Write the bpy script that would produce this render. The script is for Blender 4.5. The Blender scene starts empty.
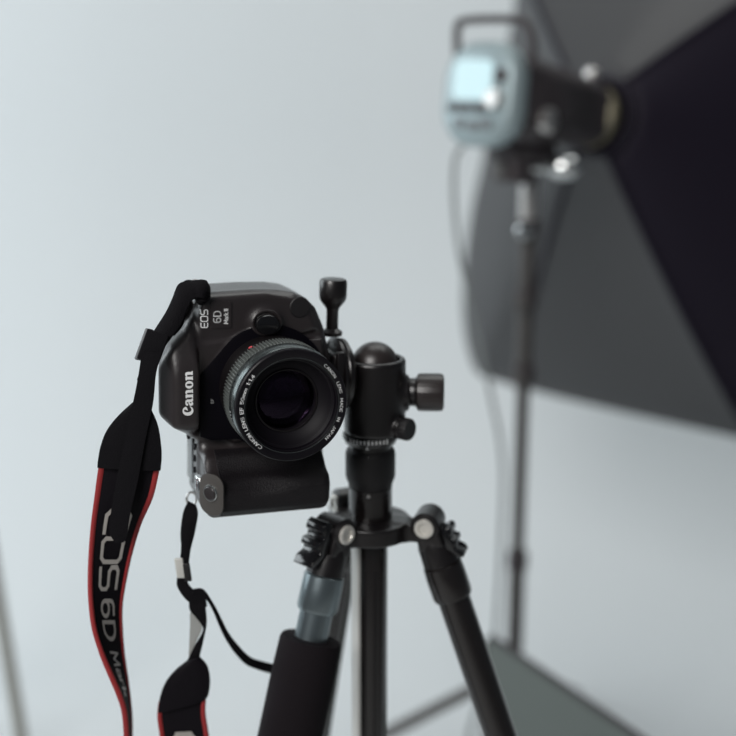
import bpy, bmesh, math, random
import numpy as np
from mathutils import Vector, Matrix
from mathutils.geometry import tessellate_polygon
random.seed(4)
SC = bpy.context.scene
COL = SC.collection
PI = math.pi
def R(a): return math.radians(a)

# ------------------------------------------------------------------ camera, world, lights, exposure
F = 1200.0
PITCH = R(14)
EYE = Vector((0, 0, 1.15))
RIGHT = Vector((1, 0, 0)); FWD = Vector((0, math.cos(PITCH), -math.sin(PITCH))); UP = Vector((0, math.sin(PITCH), math.cos(PITCH)))
cd = bpy.data.cameras.new('camera'); cam = bpy.data.objects.new('camera', cd); COL.objects.link(cam)
cam.location = EYE; cam.rotation_euler = (PI/2 - PITCH, 0, 0)
cd.sensor_width = 36; cd.lens = 36*F/736; cd.clip_start = .02
cd.dof.use_dof = True; cd.dof.focus_distance = .708; cd.dof.aperture_fstop = 3.4; cd.dof.aperture_blades = 0
SC.camera = cam
SC.view_settings.view_transform = 'Standard'; SC.view_settings.look = 'None'
SC.view_settings.gamma = 1; SC.view_settings.use_curve_mapping = False
SC.view_settings.exposure = 0.0

w = bpy.data.worlds.new('room_light'); SC.world = w; w.use_nodes = True
w.node_tree.nodes['Background'].inputs[0].default_value = (.80, .90, 1.0, 1)
w.node_tree.nodes['Background'].inputs[1].default_value = .07

def area(name, loc, look, sx, sy, power, col):
    l = bpy.data.lights.new(name, 'AREA'); l.shape = 'RECTANGLE'; l.size = sx; l.size_y = sy; l.energy = power; l.color = col
    o = bpy.data.objects.new(name, l); COL.objects.link(o); o.location = loc
    o.rotation_euler = (Vector(look) - Vector(loc)).to_track_quat('-Z', 'Y').to_euler()
    return o
area('window_light', (-2.5, 1.75, 1.7), (-.2, 1.9, 1.0), 1.7, 1.7, 38, (.88, .96, 1.0))
area('ceiling_light', (.5, 1.9, 3.3), (.4, 2.2, 0), 2.6, 1.4, 25, (.98, 1.0, .98))
area('front_light', (-1.0, -1.1, 2.3), (0, .8, .95), 1.3, 1.3, 52, (1, .98, .96))

# ------------------------------------------------------------------ placing: a point seen at a pixel and standing at distance y
def Yp(px, py, y):
    r = FWD + RIGHT*(px - 368)/F + UP*(368 - py)/F
    return EYE + r*(y/r.y)

# ------------------------------------------------------------------ materials
def mat(name, col, rough=.5, metal=0, spec=.5, bump=0, scale=900, kind='noise', emit=0, coat=0, cr=.06, var=0, trans=0, ior=1.5, tint=None):
    m = bpy.data.materials.new(name); m.use_nodes = True
    nt = m.node_tree; b = nt.nodes['Principled BSDF']
    b.inputs['Base Color'].default_value = (*col, 1); b.inputs['Roughness'].default_value = rough
    b.inputs['Metallic'].default_value = metal; b.inputs['Specular IOR Level'].default_value = spec
    b.inputs['Coat Weight'].default_value = coat; b.inputs['Coat Roughness'].default_value = cr
    b.inputs['IOR'].default_value = ior; b.inputs['Transmission Weight'].default_value = trans
    if tint: b.inputs['Specular Tint'].default_value = (*tint, 1)
    if emit:
        b.inputs['Emission Color'].default_value = (*col, 1); b.inputs['Emission Strength'].default_value = emit
    tc = nt.nodes.new('ShaderNodeTexCoord')
    if var or bump:
        n = nt.nodes.new('ShaderNodeTexNoise') if kind == 'noise' else nt.nodes.new('ShaderNodeTexVoronoi')
        n.inputs['Scale'].default_value = scale
        nt.links.new(tc.outputs['Object'], n.inputs['Vector'])
        if bump:
            bp = nt.nodes.new('ShaderNodeBump'); bp.inputs['Strength'].default_value = bump; bp.inputs['Distance'].default_value = .0005
            nt.links.new(n.outputs[0], bp.inputs['Height']); nt.links.new(bp.outputs[0], b.inputs['Normal'])
    if var:
        n2 = nt.nodes.new('ShaderNodeTexNoise'); n2.inputs['Scale'].default_value = scale/6
        nt.links.new(tc.outputs['Object'], n2.inputs['Vector'])
        r = nt.nodes.new('ShaderNodeMapRange'); r.inputs[3].default_value = max(0, rough - var); r.inputs[4].default_value = min(1, rough + var)
        nt.links.new(n2.outputs[0], r.inputs[0]); nt.links.new(r.outputs[0], b.inputs['Roughness'])
    return m
M = {
 'shell': mat('black_shell', (.022, .0175, .0185), .36, coat=.45, cr=.28, bump=.25, scale=2600, var=.06),
 'leather': mat('black_leatherette', (.006, .0045, .006), .5, spec=.35, bump=.6, scale=1500, kind='vor'),
 'deep': mat('deep_black_plastic', (.0015, .001, .003), .5, spec=.12),
 'gloss': mat('gloss_black', (.006, .006, .007), .16, coat=.4),
 'satin': mat('satin_black', (.0065, .005, .0055), .34, coat=.35, cr=.25, var=.05, scale=500),
 'rubber': mat('black_rubber', (.007, .006, .007), .55, bump=.3, scale=1800),
 'foam': mat('foam_sleeve', (.010, .0075, .0095), .85, spec=.15, bump=.9, scale=1500),
 'barrel': mat('brushed_dark_ring', (.15, .17, .17), .26, metal=.85, var=.14, scale=420),
 'ridge': mat('ridged_rubber', (.10, .11, .105), .36),
 'tube': mat('black_anodised_tube', (.009, .007, .007), .26, spec=.6, coat=.5),
 'steel': mat('bright_steel', (.72, .70, .68), .3, metal=.9),
 'chrome': mat('chrome', (.8, .82, .82), .12, metal=1),
 'web': mat('black_webbing', (.004, .0035, .005), .75, spec=.15, bump=.9, scale=1300),
 'pad': mat('black_neoprene', (.0045, .0033, .0055), .7, spec=.15, bump=.4, scale=900),
 'red': mat('red_piping', (.31, .020, .022), .6, bump=.4, scale=1500),
 'print': mat('white_print', (.86, .87, .87), .5),
 'printd': mat('grey_print', (.42, .43, .43), .5),
 'silverprint': mat('silver_print', (.46, .43, .40), .42, metal=.2),
 'redprint': mat('red_mark', (.75, .10, .12), .4),
 'glass': mat('lens_glass', (.35, .3, .38), .02, trans=1, ior=1.33, tint=(.8, .6, 1)),
 'inner': mat('matt_black_lining', (.004, .003, .005), .55, spec=.2),
 'frontm': mat('front_ring_black', (.004, .003, .005), .38, spec=.35),
 'tube_sheen': mat('tube_blue_sheen', (.26, .31, .33), .28, metal=.9),  # the black tube with its blue-grey reflection put into the colour
 'facet': mat('lit_grey_facet', (.066, .061, .057), .42),  # body grey made lighter, the light on the facet put into the colour
 'bucklem': mat('grey_buckle', (.16, .17, .18), .45),
 'ballm': mat('ball_grey', (.020, .015, .0145), .36, coat=.3, cr=.3),
 'paper': mat('white_paper', (.765, .80, .815), .9, spec=.1, bump=.03, scale=30),
 'concrete': mat('studio_floor', (.42, .42, .41), .7, bump=.1, scale=60),
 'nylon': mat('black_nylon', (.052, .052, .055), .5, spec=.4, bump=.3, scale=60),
 'nylond': mat('nylon_shade_and_seams', (.012, .009, .018), .65, spec=.2, bump=.3, scale=60),  # shaded copy of the nylon, also used for the seams and speed ring
 'diffuser': mat('white_diffuser', (.8, .8, .8), .8),
 'grey': mat('grey_reflector_cloth', (.15, .17, .16), .8, spec=.2, bump=.1, scale=80),
 'lampbody': mat('strobe_body', (.055, .046, .050), .45, spec=.4),
 'lamppanel': mat('silver_blue_panel', (.34, .42, .44), .42, metal=.3),
 'display': mat('lit_display', (.55, .74, .78), .4, emit=.28),
 'brass': mat('dull_gold_ring', (.5, .45, .32), .45, metal=.1),
 'strip': mat('pale_highlight_strip', (.85, .84, .80), .4, metal=.1),
 'bolt': mat('pale_bolt_metal', (.72, .70, .65), .3, metal=.45),
 'cord': mat('grey_cord', (.22, .24, .24), .6),
 'stand': mat('stand_metal', (.085, .080, .078), .4, metal=.3),
 'olive': mat('weathered_grey_metal', (.34, .34, .31), .5, metal=.2),
}

# ------------------------------------------------------------------ helpers
def link(name, me, m, parent=None):
    o = bpy.data.objects.new(name, me); COL.objects.link(o)
    if m is not None: me.materials.append(m if not isinstance(m, str) else M[m])
    if parent is not None: o.parent = parent
    return o
def tag(o, label=None, cat=None, group=None, kind=None):
    for k, v in (('label', label), ('category', cat), ('group', group), ('kind', kind)):
        if v: o[k] = v
    return o
def empty(name, loc=(0, 0, 0), mtx=None):
    o = bpy.data.objects.new(name, None); COL.objects.link(o); o.empty_display_size = .02
    if mtx is not None: o.matrix_world = mtx
    else: o.location = loc
    return o
def mesh(name, vs, fs, smooth=False, sharp=None):
    me = bpy.data.meshes.new(name); me.from_pydata([tuple(v) for v in vs], [], fs); me.update()
    if smooth:
        me.shade_smooth()
        if sharp: me.set_sharp_from_angle(angle=R(sharp))
    return me
def frame_to(d, hint=Vector((0, 0, 1))):
    d = Vector(d).normalized()
    if abs(d.dot(hint)) > .98: hint = Vector((1, 0, 0))
    x = hint.cross(d).normalized(); y = d.cross(x)
    return x, y, d
class MB:
    def __init__(s): s.v = []; s.f = []
    def lathe(s, prof, o=(0, 0, 0), d=(0, 0, 1), n=40, ridges=0, amp=0, lo=0, hi=1e9, closed=True):
        """prof: (radius, distance along d)"""
        x, y, z = frame_to(d); o = Vector(o)
        if ridges: n = ridges*4
        b = len(s.v)
        for r, h in prof:
            for i in range(n):
                a = 2*PI*i/n; rr = r
                if ridges and lo <= h <= hi and (i % 4) in (2, 3): rr = r - amp
                s.v.append(o + x*math.cos(a)*rr + y*math.sin(a)*rr + z*h)
        for k in range(len(prof) - 1):
            for i in range(n):
                j = (i + 1) % n
                s.f.append((b + k*n + i, b + k*n + j, b + (k+1)*n + j, b + (k+1)*n + i))
        if closed:
            s.f.append(tuple(b + i for i in reversed(range(n))))
            s.f.append(tuple(b + (len(prof)-1)*n + i for i in range(n)))
        return s
    def cyl(s, p, q, r, r2=None, bev=.0006, n=28):
        p, q = Vector(p), Vector(q); L = (q - p).length; r2 = r if r2 is None else r2
        bev = min(bev, L/3, r/3, r2/3)
        return s.lathe([(r - bev, 0), (r, bev), (r2, L - bev), (r2 - bev, L)], p, q - p, n)
    def tube(s, pts, r, n=10, radii=None):
        pts = [Vector(p) for p in pts]; b = len(s.v); x = None
        for i, p in enumerate(pts):
            t = (pts[min(i+1, len(pts)-1)] - pts[max(i-1, 0)]).normalized()
            if x is None: x, y, _ = frame_to(t)
            x = (x - t*x.dot(t)).normalized(); y = t.cross(x)
            rr = radii[i] if radii else r
            for k in range(n):
                a = 2*PI*k/n; s.v.append(p + x*math.cos(a)*rr + y*math.sin(a)*rr)
        for i in range(len(pts) - 1):
            for k in range(n):
                j = (k+1) % n; s.f.append((b+i*n+k, b+i*n+j, b+(i+1)*n+j, b+(i+1)*n+k))
        s.f.append(tuple(b+k for k in reversed(range(n)))); s.f.append(tuple(b+(len(pts)-1)*n+k for k in range(n)))
        return s
    def box(s, c, h, ax=None, bev=0.0):
        """rounded box: centre, half sizes, axes"""
        ax = ax or (Vector((1,0,0)), Vector((0,1,0)), Vector((0,0,1))); c = Vector(c)
        bm = bmesh.new(); bmesh.ops.create_cube(bm, size=2)
        for v in bm.verts: v.co = Vector((v.co.x*h[0], v.co.y*h[1], v.co.z*h[2]))
        if bev: bmesh.ops.bevel(bm, geom=bm.edges[:], offset=min(bev, min(h)*.9), segments=3, profile=.5, affect='EDGES')
        b = len(s.v)
        for v in bm.verts: s.v.append(c + ax[0]*v.co.x + ax[1]*v.co.y + ax[2]*v.co.z)
        for f in bm.faces: s.f.append(tuple(b + v.index for v in f.verts))
        bm.free(); return s
    def prism(s, poly, o, x, y, z, h, bev=0.0):
        """extrude 2-D polygon poly (in x,y) along z by h"""
        o, x, y, z = Vector(o), Vector(x), Vector(y), Vector(z)
        bm = bmesh.new(); vs = [bm.verts.new((p[0], p[1], 0)) for p in poly]; f = bm.faces.new(vs)
        r = bmesh.ops.extrude_face_region(bm, geom=[f])
        for e in r['geom']:
            if isinstance(e, bmesh.types.BMVert): e.co.z = h
        bm.normal_update()
        if bev:
            es = [e for e in bm.edges if e.is_manifold and e.calc_face_angle(0) > .6]
            bmesh.ops.bevel(bm, geom=es, offset=bev, segments=2, profile=.5, affect='EDGES')
        bm.verts.index_update(); b = len(s.v)
        for v in bm.verts: s.v.append(o + x*v.co.x + y*v.co.y + z*v.co.z)
        for f in bm.faces: s.f.append(tuple(b + v.index for v in f.verts))
        bm.free(); return s
    def build(s, name, m, parent=None, smooth=True, sharp=38, origin=None):
        vs = s.v if origin is None else [v - Vector(origin) for v in s.v]
        me = mesh(name, vs, s.f, smooth, sharp)
        bm = bmesh.new(); bm.from_mesh(me); bmesh.ops.recalc_face_normals(bm, faces=bm.faces); bm.to_mesh(me); bm.free()
        if smooth: me.shade_smooth(); me.set_sharp_from_angle(angle=R(sharp))
        o = link(name, me, m, parent)
        if origin is not None: o.location = origin
        return o
def rrect(w, h, r, n=6):
    pts = []
    for cx, cy, a0 in ((w-r, h-r, 0), (-w+r, h-r, 90), (-w+r, -h+r, 180), (w-r, -h+r, 270)):
        for i in range(n+1):
            a = R(a0 + 90*i/n); pts.append((cx + r*math.cos(a), cy + r*math.sin(a)))
    return pts
def catmull(P, n):
    out = []
    for i in range(len(P) - 1):
        p0, p1, p2, p3 = P[max(i-1, 0)], P[i], P[i+1], P[min(i+2, len(P)-1)]
        for k in range(n):
            t = k/n
            out.append(p1*.5*2 + (p2-p0)*.5*t + (p0*2-p1*5+p2*4-p3)*.5*t*t + (p1*3-p0-p2*3+p3)*.5*t*t*t if False else
                       (p1*2 + (p2-p0)*t + (p0*2-p1*5+p2*4-p3)*t*t + (p1*3-p0-p2*3+p3)*t*t*t)*.5)
    out.append(P[-1]); return out

# ---- signed distance modelling (numpy) and surface nets
def sd_poly(P, X, Y):
    P = np.array(P, float); d = np.full(X.shape, 1e18); s = np.ones(X.shape); N = len(P); j = N - 1
    for i in range(N):
        ex, ey = P[j][0]-P[i][0], P[j][1]-P[i][1]; wx, wy = X-P[i][0], Y-P[i][1]
        t = np.clip((wx*ex+wy*ey)/(ex*ex+ey*ey), 0, 1); d = np.minimum(d, (wx-ex*t)**2+(wy-ey*t)**2)
        c1 = Y >= P[i][1]; c2 = Y < P[j][1]; c3 = ex*wy > ey*wx
        s = np.where((c1 & c2 & c3) | (~c1 & ~c2 & ~c3), -s, s); j = i
    return s*np.sqrt(d)
def extr(d2, Z, z0, z1, r=0):
    h = np.abs(Z-(z0+z1)/2) - (z1-z0)/2 + r; d = d2 + r
    return np.minimum(np.maximum(d, h), 0) + np.sqrt(np.maximum(d, 0)**2+np.maximum(h, 0)**2) - r
def smin(a, b, k):
    h = np.clip(.5+.5*(b-a)/k, 0, 1); return b*(1-h)+a*h-k*h*(1-h)
def smax(a, b, k): return -smin(-a, -b, k)
def surface_net(V, o, st):
    S = V < 0; nx, ny, nz = V.shape
    acc = np.zeros((nx-1, ny-1, nz-1, 3)); cnt = np.zeros((nx-1, ny-1, nz-1))
    cor = [(i, j, k) for i in (0, 1) for j in (0, 1) for k in (0, 1)]
    def sl(A, c): return A[c[0]:nx-1+c[0], c[1]:ny-1+c[1], c[2]:nz-1+c[2]]
    for a in cor:
        for ax in range(3):
            if a[ax]: continue
            b = list(a); b[ax] = 1
            va, vb = sl(V, a), sl(V, b); m = (va < 0) != (vb < 0)
            t = np.where(m, va/np.where(m, va-vb, 1), 0)
            for q in range(3): acc[..., q] += np.where(m, a[q] + (t if q == ax else 0), 0)
            cnt += m
    act = cnt > 0; idx = -np.ones(act.shape, int); idx[act] = np.arange(act.sum())
    g = np.argwhere(act); vs = (g + acc[act]/cnt[act][:, None])*st + np.array(o); fs = []
    for ax in range(3):
        A = np.take(S, range(V.shape[ax]-1), ax); B = np.take(S, range(1, V.shape[ax]), ax)
        for e in np.argwhere(A != B):
            u, v = [(1, 2), (2, 0), (0, 1)][ax]
            if e[u] < 1 or e[v] < 1 or e[u] >= V.shape[u]-1 or e[v] >= V.shape[v]-1: continue
            q = []
            for du, dv in ((-1, -1), (0, -1), (0, 0), (-1, 0)):
                c = e.copy(); c[u] += du; c[v] += dv; q.append(int(idx[tuple(c)]))
            fs.append(tuple(q if A[tuple(e)] else q[::-1]))
    return vs, fs
def sdf_mesh(name, fn, lo, hi, st, scale=1.0):
    ax = [np.arange(lo[i], hi[i]+st, st) for i in range(3)]
    X, Y, Z = np.meshgrid(*ax, indexing='ij'); vs, fs = surface_net(fn(X, Y, Z), lo, st)
    me = bpy.data.meshes.new(name); me.from_pydata((vs*scale).tolist(), [], fs); me.update(); me.shade_smooth()
    return me

# ---- stroke lettering
def arc(cx, cy, rx, ry, a0, a1, n=8): return [(cx+rx*math.cos(R(a0+(a1-a0)*i/n)), cy+ry*math.sin(R(a0+(a1-a0)*i/n))) for i in range(n+1)]
G = {
 'C': [arc(.38, .5, .36, .5, 50, 310, 12)], 'A': [[(0, 0), (.35, 1), (.7, 0)], [(.12, .33), (.58, .33)]],
 'N': [[(0, 0), (0, 1), (.62, 0), (.62, 1)]], 'O': [arc(.38, .5, .38, .5, 0, 360, 18)],
 'L': [[(0, 1), (0, 0), (.52, 0)]], 'E': [[(.55, 1), (0, 1), (0, 0), (.55, 0)], [(0, .5), (.48, .5)]],
 'F': [[(.55, 1), (0, 1), (0, 0)], [(0, .5), (.45, .5)]],
 'S': [arc(.3, .75, .28, .25, 20, 270, 9) + arc(.3, .25, .28, .25, 90, -160, 9)[0:]],
 'M': [[(0, 0), (.05, 1), (.4, .25), (.75, 1), (.8, 0)]], 'D': [[(0, 0), (0, 1), (.28, 1)] + arc(.28, .5, .36, .5, 90, -90, 8) + [(0, 0)]],
 'I': [[(.1, 0), (.1, 1)]], 'J': [[(.42, 1), (.42, .25)] + arc(.21, .22, .21, .22, 0, -160, 6)],
 'P': [[(0, 0), (0, 1), (.3, 1)] + arc(.3, .74, .26, .26, 90, -90, 6) + [(0, .48)]],
 '5': [[(.5, 1), (.08, 1), (.04, .56)] + arc(.26, .32, .27, .32, 110, -150, 8)], '0': [arc(.28, .5, .27, .5, 0, 360, 14)],
 '1': [[(.05, .8), (.25, 1), (.25, 0)]], '4': [[(.42, 0), (.42, 1), (0, .3), (.58, .3)]],
 ':': [[(.1, .15), (.1, .22)], [(.1, .65), (.1, .72)]], '.': [[(.08, 0), (.08, .06)]], ' ': [],
 'm': [[(0, 0), (0, .62), (.25, .62), (.36, .5), (.36, 0)], [(.36, .5), (.48, .62), (.62, .62), (.74, .5), (.74, 0)]],
 'a': [[(.05, .62), (.36, .62), (.45, .5), (.45, 0), (.1, 0), (0, .15), (.08, .34), (.45, .34)]],
 'r': [[(0, 0), (0, .64)], [(0, .5), (.14, .64), (.34, .64)]], 'k': [[(0, 0), (0, 1)], [(.42, .64), (0, .3)], [(.12, .38), (.46, 0)]],
 '6': [[(.5, 1), (.26, 1)] + arc(.26, .7, .26, .3, 90, 180, 4) + arc(.28, .3, .28, .3, 180, 540, 14)],
 'e_logo': [[(.72, 1), (.14, 1), (0, .86), (0, .14), (.14, 0), (.72, 0)], [(0, .5), (.68, .5)]],
 'o_logo': [[(.14, 1), (.68, 1), (.82, .86), (.82, .14), (.68, 0), (.14, 0), (0, .14), (0, .86), (.14, 1)]],
 's_logo': [[(.74, 1), (.14, 1), (0, .88), (0, .62), (.14, .5), (.62, .5), (.76, .38), (.76, .12), (.62, 0), (.02, 0)]],
}
ADV = {'C': .95, 'A': .92, 'N': .88, 'O': 1.0, 'L': .72, 'E': .78, 'F': .75, 'S': .8, 'M': 1.05, 'D': .9, 'I': .42, 'J': .68, 'P': .8, '5': .78, '0': .8,
       '1': .5, '4': .82, ':': .42, '.': .34, ' ': .6, 'm': 1.0, 'a': .7, 'r': .5, 'k': .68, '6': .82, 'e_logo': 1.0, 'o_logo': 1.1, 's_logo': 1.0}
def letters(name, seq, fmap, wd, m, parent, advs=None, sub=3):
    """fmap(x, y) -> point on the printed surface; x runs along the text in letter heights"""
    vs, fs = [], []; x0 = 0
    for k, g in enumerate(seq):
        for line in G[g]:
            pts = []
            for (a, b) in zip(line[:-1], line[1:]):
                for i in range(sub): t = i/sub; pts.append((a[0]+(b[0]-a[0])*t, a[1]+(b[1]-a[1])*t))
            pts.append(line[-1])
            for i in range(len(pts)-1):
                (ax, ay), (bx, by) = pts[i], pts[i+1]; L = math.hypot(bx-ax, by-ay) or 1
                dx, dy = (bx-ax)/L*wd/2, (by-ay)/L*wd/2; b = len(vs)
                ax, ay, bx, by = ax-dx*.6, ay-dy*.6, bx+dx*.6, by+dy*.6
                for (qx, qy) in ((ax-dy, ay+dx), (ax+dy, ay-dx), (bx+dy, by-dx), (bx-dy, by+dx)): vs.append(fmap(x0+qx, qy))
                fs.append((b, b+1, b+2, b+3))
        x0 += advs[k] if advs else ADV[g]
    return link(name, mesh(name, vs, fs), m, parent)
def textlen(seq): return sum(ADV[c] for c in seq)

# ================================================================== SETTING
def sweep():
    prof = [(.30, .0), (2.2, .0)]
    for i in range(13):
        a = PI/2*i/12; prof.append((2.2 + 1.0*math.sin(a), 1.0 - 1.0*math.cos(a)))
    prof += [(3.2, 1.6), (3.2, 2.4), (3.2, 3.4)]
    vs, fs = [], []
    for k, x in enumerate((-4.2, -2, 0, 2, 4.2)):
        for (y, z) in prof: vs.append((x, y, z + .012))
    n = len(prof)
    for k in range(4):
        for i in range(n-1): fs.append((k*n+i, (k+1)*n+i, (k+1)*n+i+1, k*n+i+1))
    me = mesh('paper', vs, fs, True)
    o = link('paper_backdrop', me, 'paper')
    s = o.modifiers.new('thick', 'SOLIDIFY'); s.thickness = .004; s.offset = -1
    return tag(o, 'wide pale blue white seamless paper backdrop behind everything', 'backdrop')
sweep()
tag(MB().box((0, 1.0, -.05), (5.5, 4.5, .05)).build('floor', 'concrete'), kind='structure')
tag(MB().box((0, 3.55, 1.75), (5.5, .06, 1.75)).build('wall_back', mat('wall_paint', (.7, .72, .73), .9)), kind='structure')

# ================================================================== DSLR (local axes: x towards the badge end = up, y camera top = image left, z lens axis)
yaw = R(20)
a_ = Vector((math.sin(yaw), -math.cos(yaw), 0)); v_ = Vector((-math.cos(yaw), -math.sin(yaw), 0)); u_ = Vector((0, 0, 1))
O_ = Vector((-0.06335535, 0.72186337, 0.95900))
_c, _s = math.cos(R(2)), math.sin(R(2)); u_, v_ = u_*_c - v_*_s, v_*_c + u_*_s      # the camera hangs two degrees off upright
MX = Matrix(((u_.x, v_.x, a_.x, O_.x), (u_.y, v_.y, a_.y, O_.y), (u_.z, v_.z, a_.z, O_.z), (0, 0, 0, 1)))
def L(x, y, z): return O_ + (u_*x + v_*y + a_*z)*.001      # local millimetres to world
mm = .001
dslr = tag(empty('dslr_camera', mtx=MX), 'black DSLR camera turned upright with its round lens facing right of the viewer', 'camera')

def body_sdf(X, Y, Z):
    sil = [(54, 42), (58, 36), (58.8, 10), (58.5, -9), (57, -18.5), (53, -27), (46.5, -33.5), (34, -39), (14, -44), (-20, -45), (-34, -41), (-68, -40), (-76, -36), (-78, -28), (-76, 15), (-73, 36), (-66, 42), (-30, 42), (30, 42)]
    d = extr(sd_poly(sil, X, Y), Z, -44, -4, 5)
    d = smax(d, (Y*.985 + (-Z)*.17 - 43.2), 3)                     # top plate slopes to the back
    pr = [(-36, 43.4), (-34, 44), (-27, 53), (-20, 62), (-14, 68.5), (12, 68.5), (20, 65), (28, 60), (35, 52), (44, 46), (54, 43.4)]
    p = extr(sd_poly(pr, X, Y), Z, -42, 10, 3)
    p = smax(p, Y*.80 + Z*.60 - 52.6, 2.2)                         # chamfer over the name
    p = smax(p, Y*.90 - Z*.43 - 61.8, 3)                           # back slope
    p = smax(p, X*.50 + Z*.87 - 17.5, 6)                             # cheek on the badge side
    p = smax(p, -X*.86 + Z*.5 - 24, 3)
    pb2 = extr(sd_poly([(-34, 34), (-31, 46), (40, 46), (50, 34)], X, Y), Z, -42, -6, 3); d = smin(d, pb2, 5)
    d = smin(d, p, 4.5)
    sh = extr(sd_poly([(8, 46), (56, 40), (58, 0), (54, -16), (46, -28), (34, -33), (30, -20), (30, 20)], X, Y), Z, -12, -1.0+0*X, 3); d = smin(d, sh, 4)
    bd = extr(sd_poly([(-20, 44), (28, 44), (30, 20), (28, -36), (-30, -42), (-36, 20)], X, Y), Z, -10, 1.0, 2)
    d = smin(d, bd, 3)
    gr = [(-76, -40), (-79, -10), (-79.5, 6), (-78, 17), (-72, 23), (-60, 24), (-50, 19), (-43, 6), (-38, -6), (-38, -40)]
    g = extr(sd_poly(gr, X, Z), Y, -37, 41, 5)
    g = smax(g, Y*.80 + Z*.60 - 43.5, 1.6)                         # slanting shutter facet
    g = smax(g, -(np.sqrt((X+52)**2+(Y-8)**2*.18+(Z-30)**2) - 12), 4)
    g = smax(g, -(np.sqrt((X+40)**2 + (Z-20)**2 + .02*(Y-0)**2) - 14), 4)
    d = smin(d, g, 5)
    rb = np.sqrt(((X-40.5)/1.0)**2+((Y-.5)/1.2)**2+((Z+7)/1.0)**2) - 10.5
    d = smin(d, rb, 3)
    cc = np.sqrt(X**2+Y**2); d = smin(d, np.maximum(cc-37, np.abs(Z+3)-4.5), 2)
    # groove of the covering
    return d
bme = sdf_mesh('body', body_sdf, (-90, -54, -52), (72, 78, 32), 1.15, mm)
body = link('body', bme, 'shell', dslr)

# covering patches: the body surface cut by planes, raised
def patch(name, planes, off, m, zmin=-12):
    bm = bmesh.new(); bm.from_mesh(bme)
    for (co, no) in planes:
        g = bm.verts[:] + bm.edges[:] + bm.faces[:]
        bmesh.ops.bisect_plane(bm, geom=g, plane_co=Vector(co)*mm, plane_no=Vector(no).normalized(), clear_outer=True)
    bm.normal_update()
    r = [f for f in bm.faces if f.normal.z < .05 or f.calc_center_median().z < zmin*mm]
    bmesh.ops.delete(bm, geom=r, context='FACES')
    bm.normal_update()
    for v in bm.verts: v.co += v.normal*off*mm
    me = bpy.data.meshes.new(name); bm.to_mesh(me); bm.free(); me.shade_smooth()
    o = link(name, me, m, dslr)
    s = o.modifiers.new('thick', 'SOLIDIFY'); s.thickness = (off+.4)*mm; s.offset = -1
    return o
patch('leather_cover', [((0, 33, 0), (0, 1, 0)), ((0, -35, 0), (0, -1, 0)), ((-40, 0, 0), (1, 0, 0)), ((-76, 0, 0), (-1, 0, 0))], .45, 'leather')

# mount panel and lens
ring_pts = [(38.5*math.cos(R(a)), 38.5*math.sin(R(a))) for a in range(-180, 180, 6)]
mpoly = [q for q in ring_pts if not (q[1] > 20 and q[0] < 20)]
ia = next(i for i, q in enumerate(mpoly) if q[1] > 0 and i+1 < len(mpoly) and mpoly[i+1][0] < 0)
mpoly = mpoly[:ia+1] + [(9, 43.2), (-30, 43.2), (-33, 36)] + mpoly[ia+1:]
mp = MB().prism(mpoly, (0, 0, -2), (1, 0, 0), (0, 1, 0), (0, 0, 1), 3.8, .5)
mp.v = [q*mm for q in mp.v]
mount = mp.build('mount_panel', 'deep', dslr); mount.location = (0, -.0012, 0)
def mmlathe(name, prof, m, parent, **k):
    b = MB().lathe(prof, **k); b.v = [q*mm for q in b.v]; return b.build(name, m, parent)
lens = mmlathe('lens', [(30, 0), (32.2, 1), (32.4, 20), (31, 20.5)], 'satin', dslr, n=72, closed=False)
lens.location = (0, -.0020, 0)
mmlathe('focus_ring', [(30, 20), (33.6, 20.4), (34.4, 21), (34.4, 33.2), (33.8, 34), (30, 34.3)], 'ridge', lens, ridges=104, amp=1.3, lo=20.2, hi=33.4, closed=False)
mmlathe('barrel_ring', [(30, 34.6), (34.0, 34.9), (34.4, 36), (34.3, 41), (33.9, 43.6), (33.0, 45.8), (30, 46)], 'barrel', lens, n=96, closed=False)
mmlathe('front_ring', [(30, 46), (33.6, 46.1), (34.0, 47), (33.9, 50), (33.3, 50.6), (28.9, 50.6), (28.2, 50.2), (28.0, 49.0), (27.6, 48.8), (27.4, 47.2), (27.8, 47), (27.2, 45.4), (26, 44.8)], 'frontm', lens, n=96, closed=False)
mmlathe('rim_line', [(28.9, 50.55), (28.85, 50.72), (28.6, 50.72), (28.5, 50.2)], 'barrel', lens, n=96, closed=False)
inner = mmlathe('inner_cone', [(27.4, 45.8), (26.4, 45.0), (25.4, 43.2), (20.4, 38.6), (19.2, 38.2), (18.6, 37.4), (18.4, 30), (17, 24), (14, 18), (11.5, 17.5), (11, 14), (8, 8), (0.01, 7.8)], 'inner', lens, n=72, closed=False)
mmlathe('retaining_ring', [(19.3, 38.2), (19.1, 38.9), (18.5, 38.9), (18.3, 38.0)], 'satin', inner, n=72, closed=False)
dome = [(.01, 38.2)] + [(18.6*math.sin(R(a))/math.sin(R(28)), 38.2 - 18.6/math.sin(R(28))*(1-math.cos(R(a)))) for a in range(3, 29, 3)]
back = [(17.5, 33.2), (10, 32.2), (.01, 32)]
mmlathe('front_element', dome + [(18.4, 33.6)] + back, 'glass', lens, n=64, closed=False)
mmlathe('rear_element', [(.01, 24), (6, 23.6), (11, 22.4), (13, 21), (13, 20), (.01, 19.4)], 'glass', lens, n=48, closed=False)
mmlathe('aperture_ring', [(16, 28), (13.4, 27.6), (13.2, 27.2), (16, 27)], 'satin', inner, n=48, closed=False)
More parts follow.
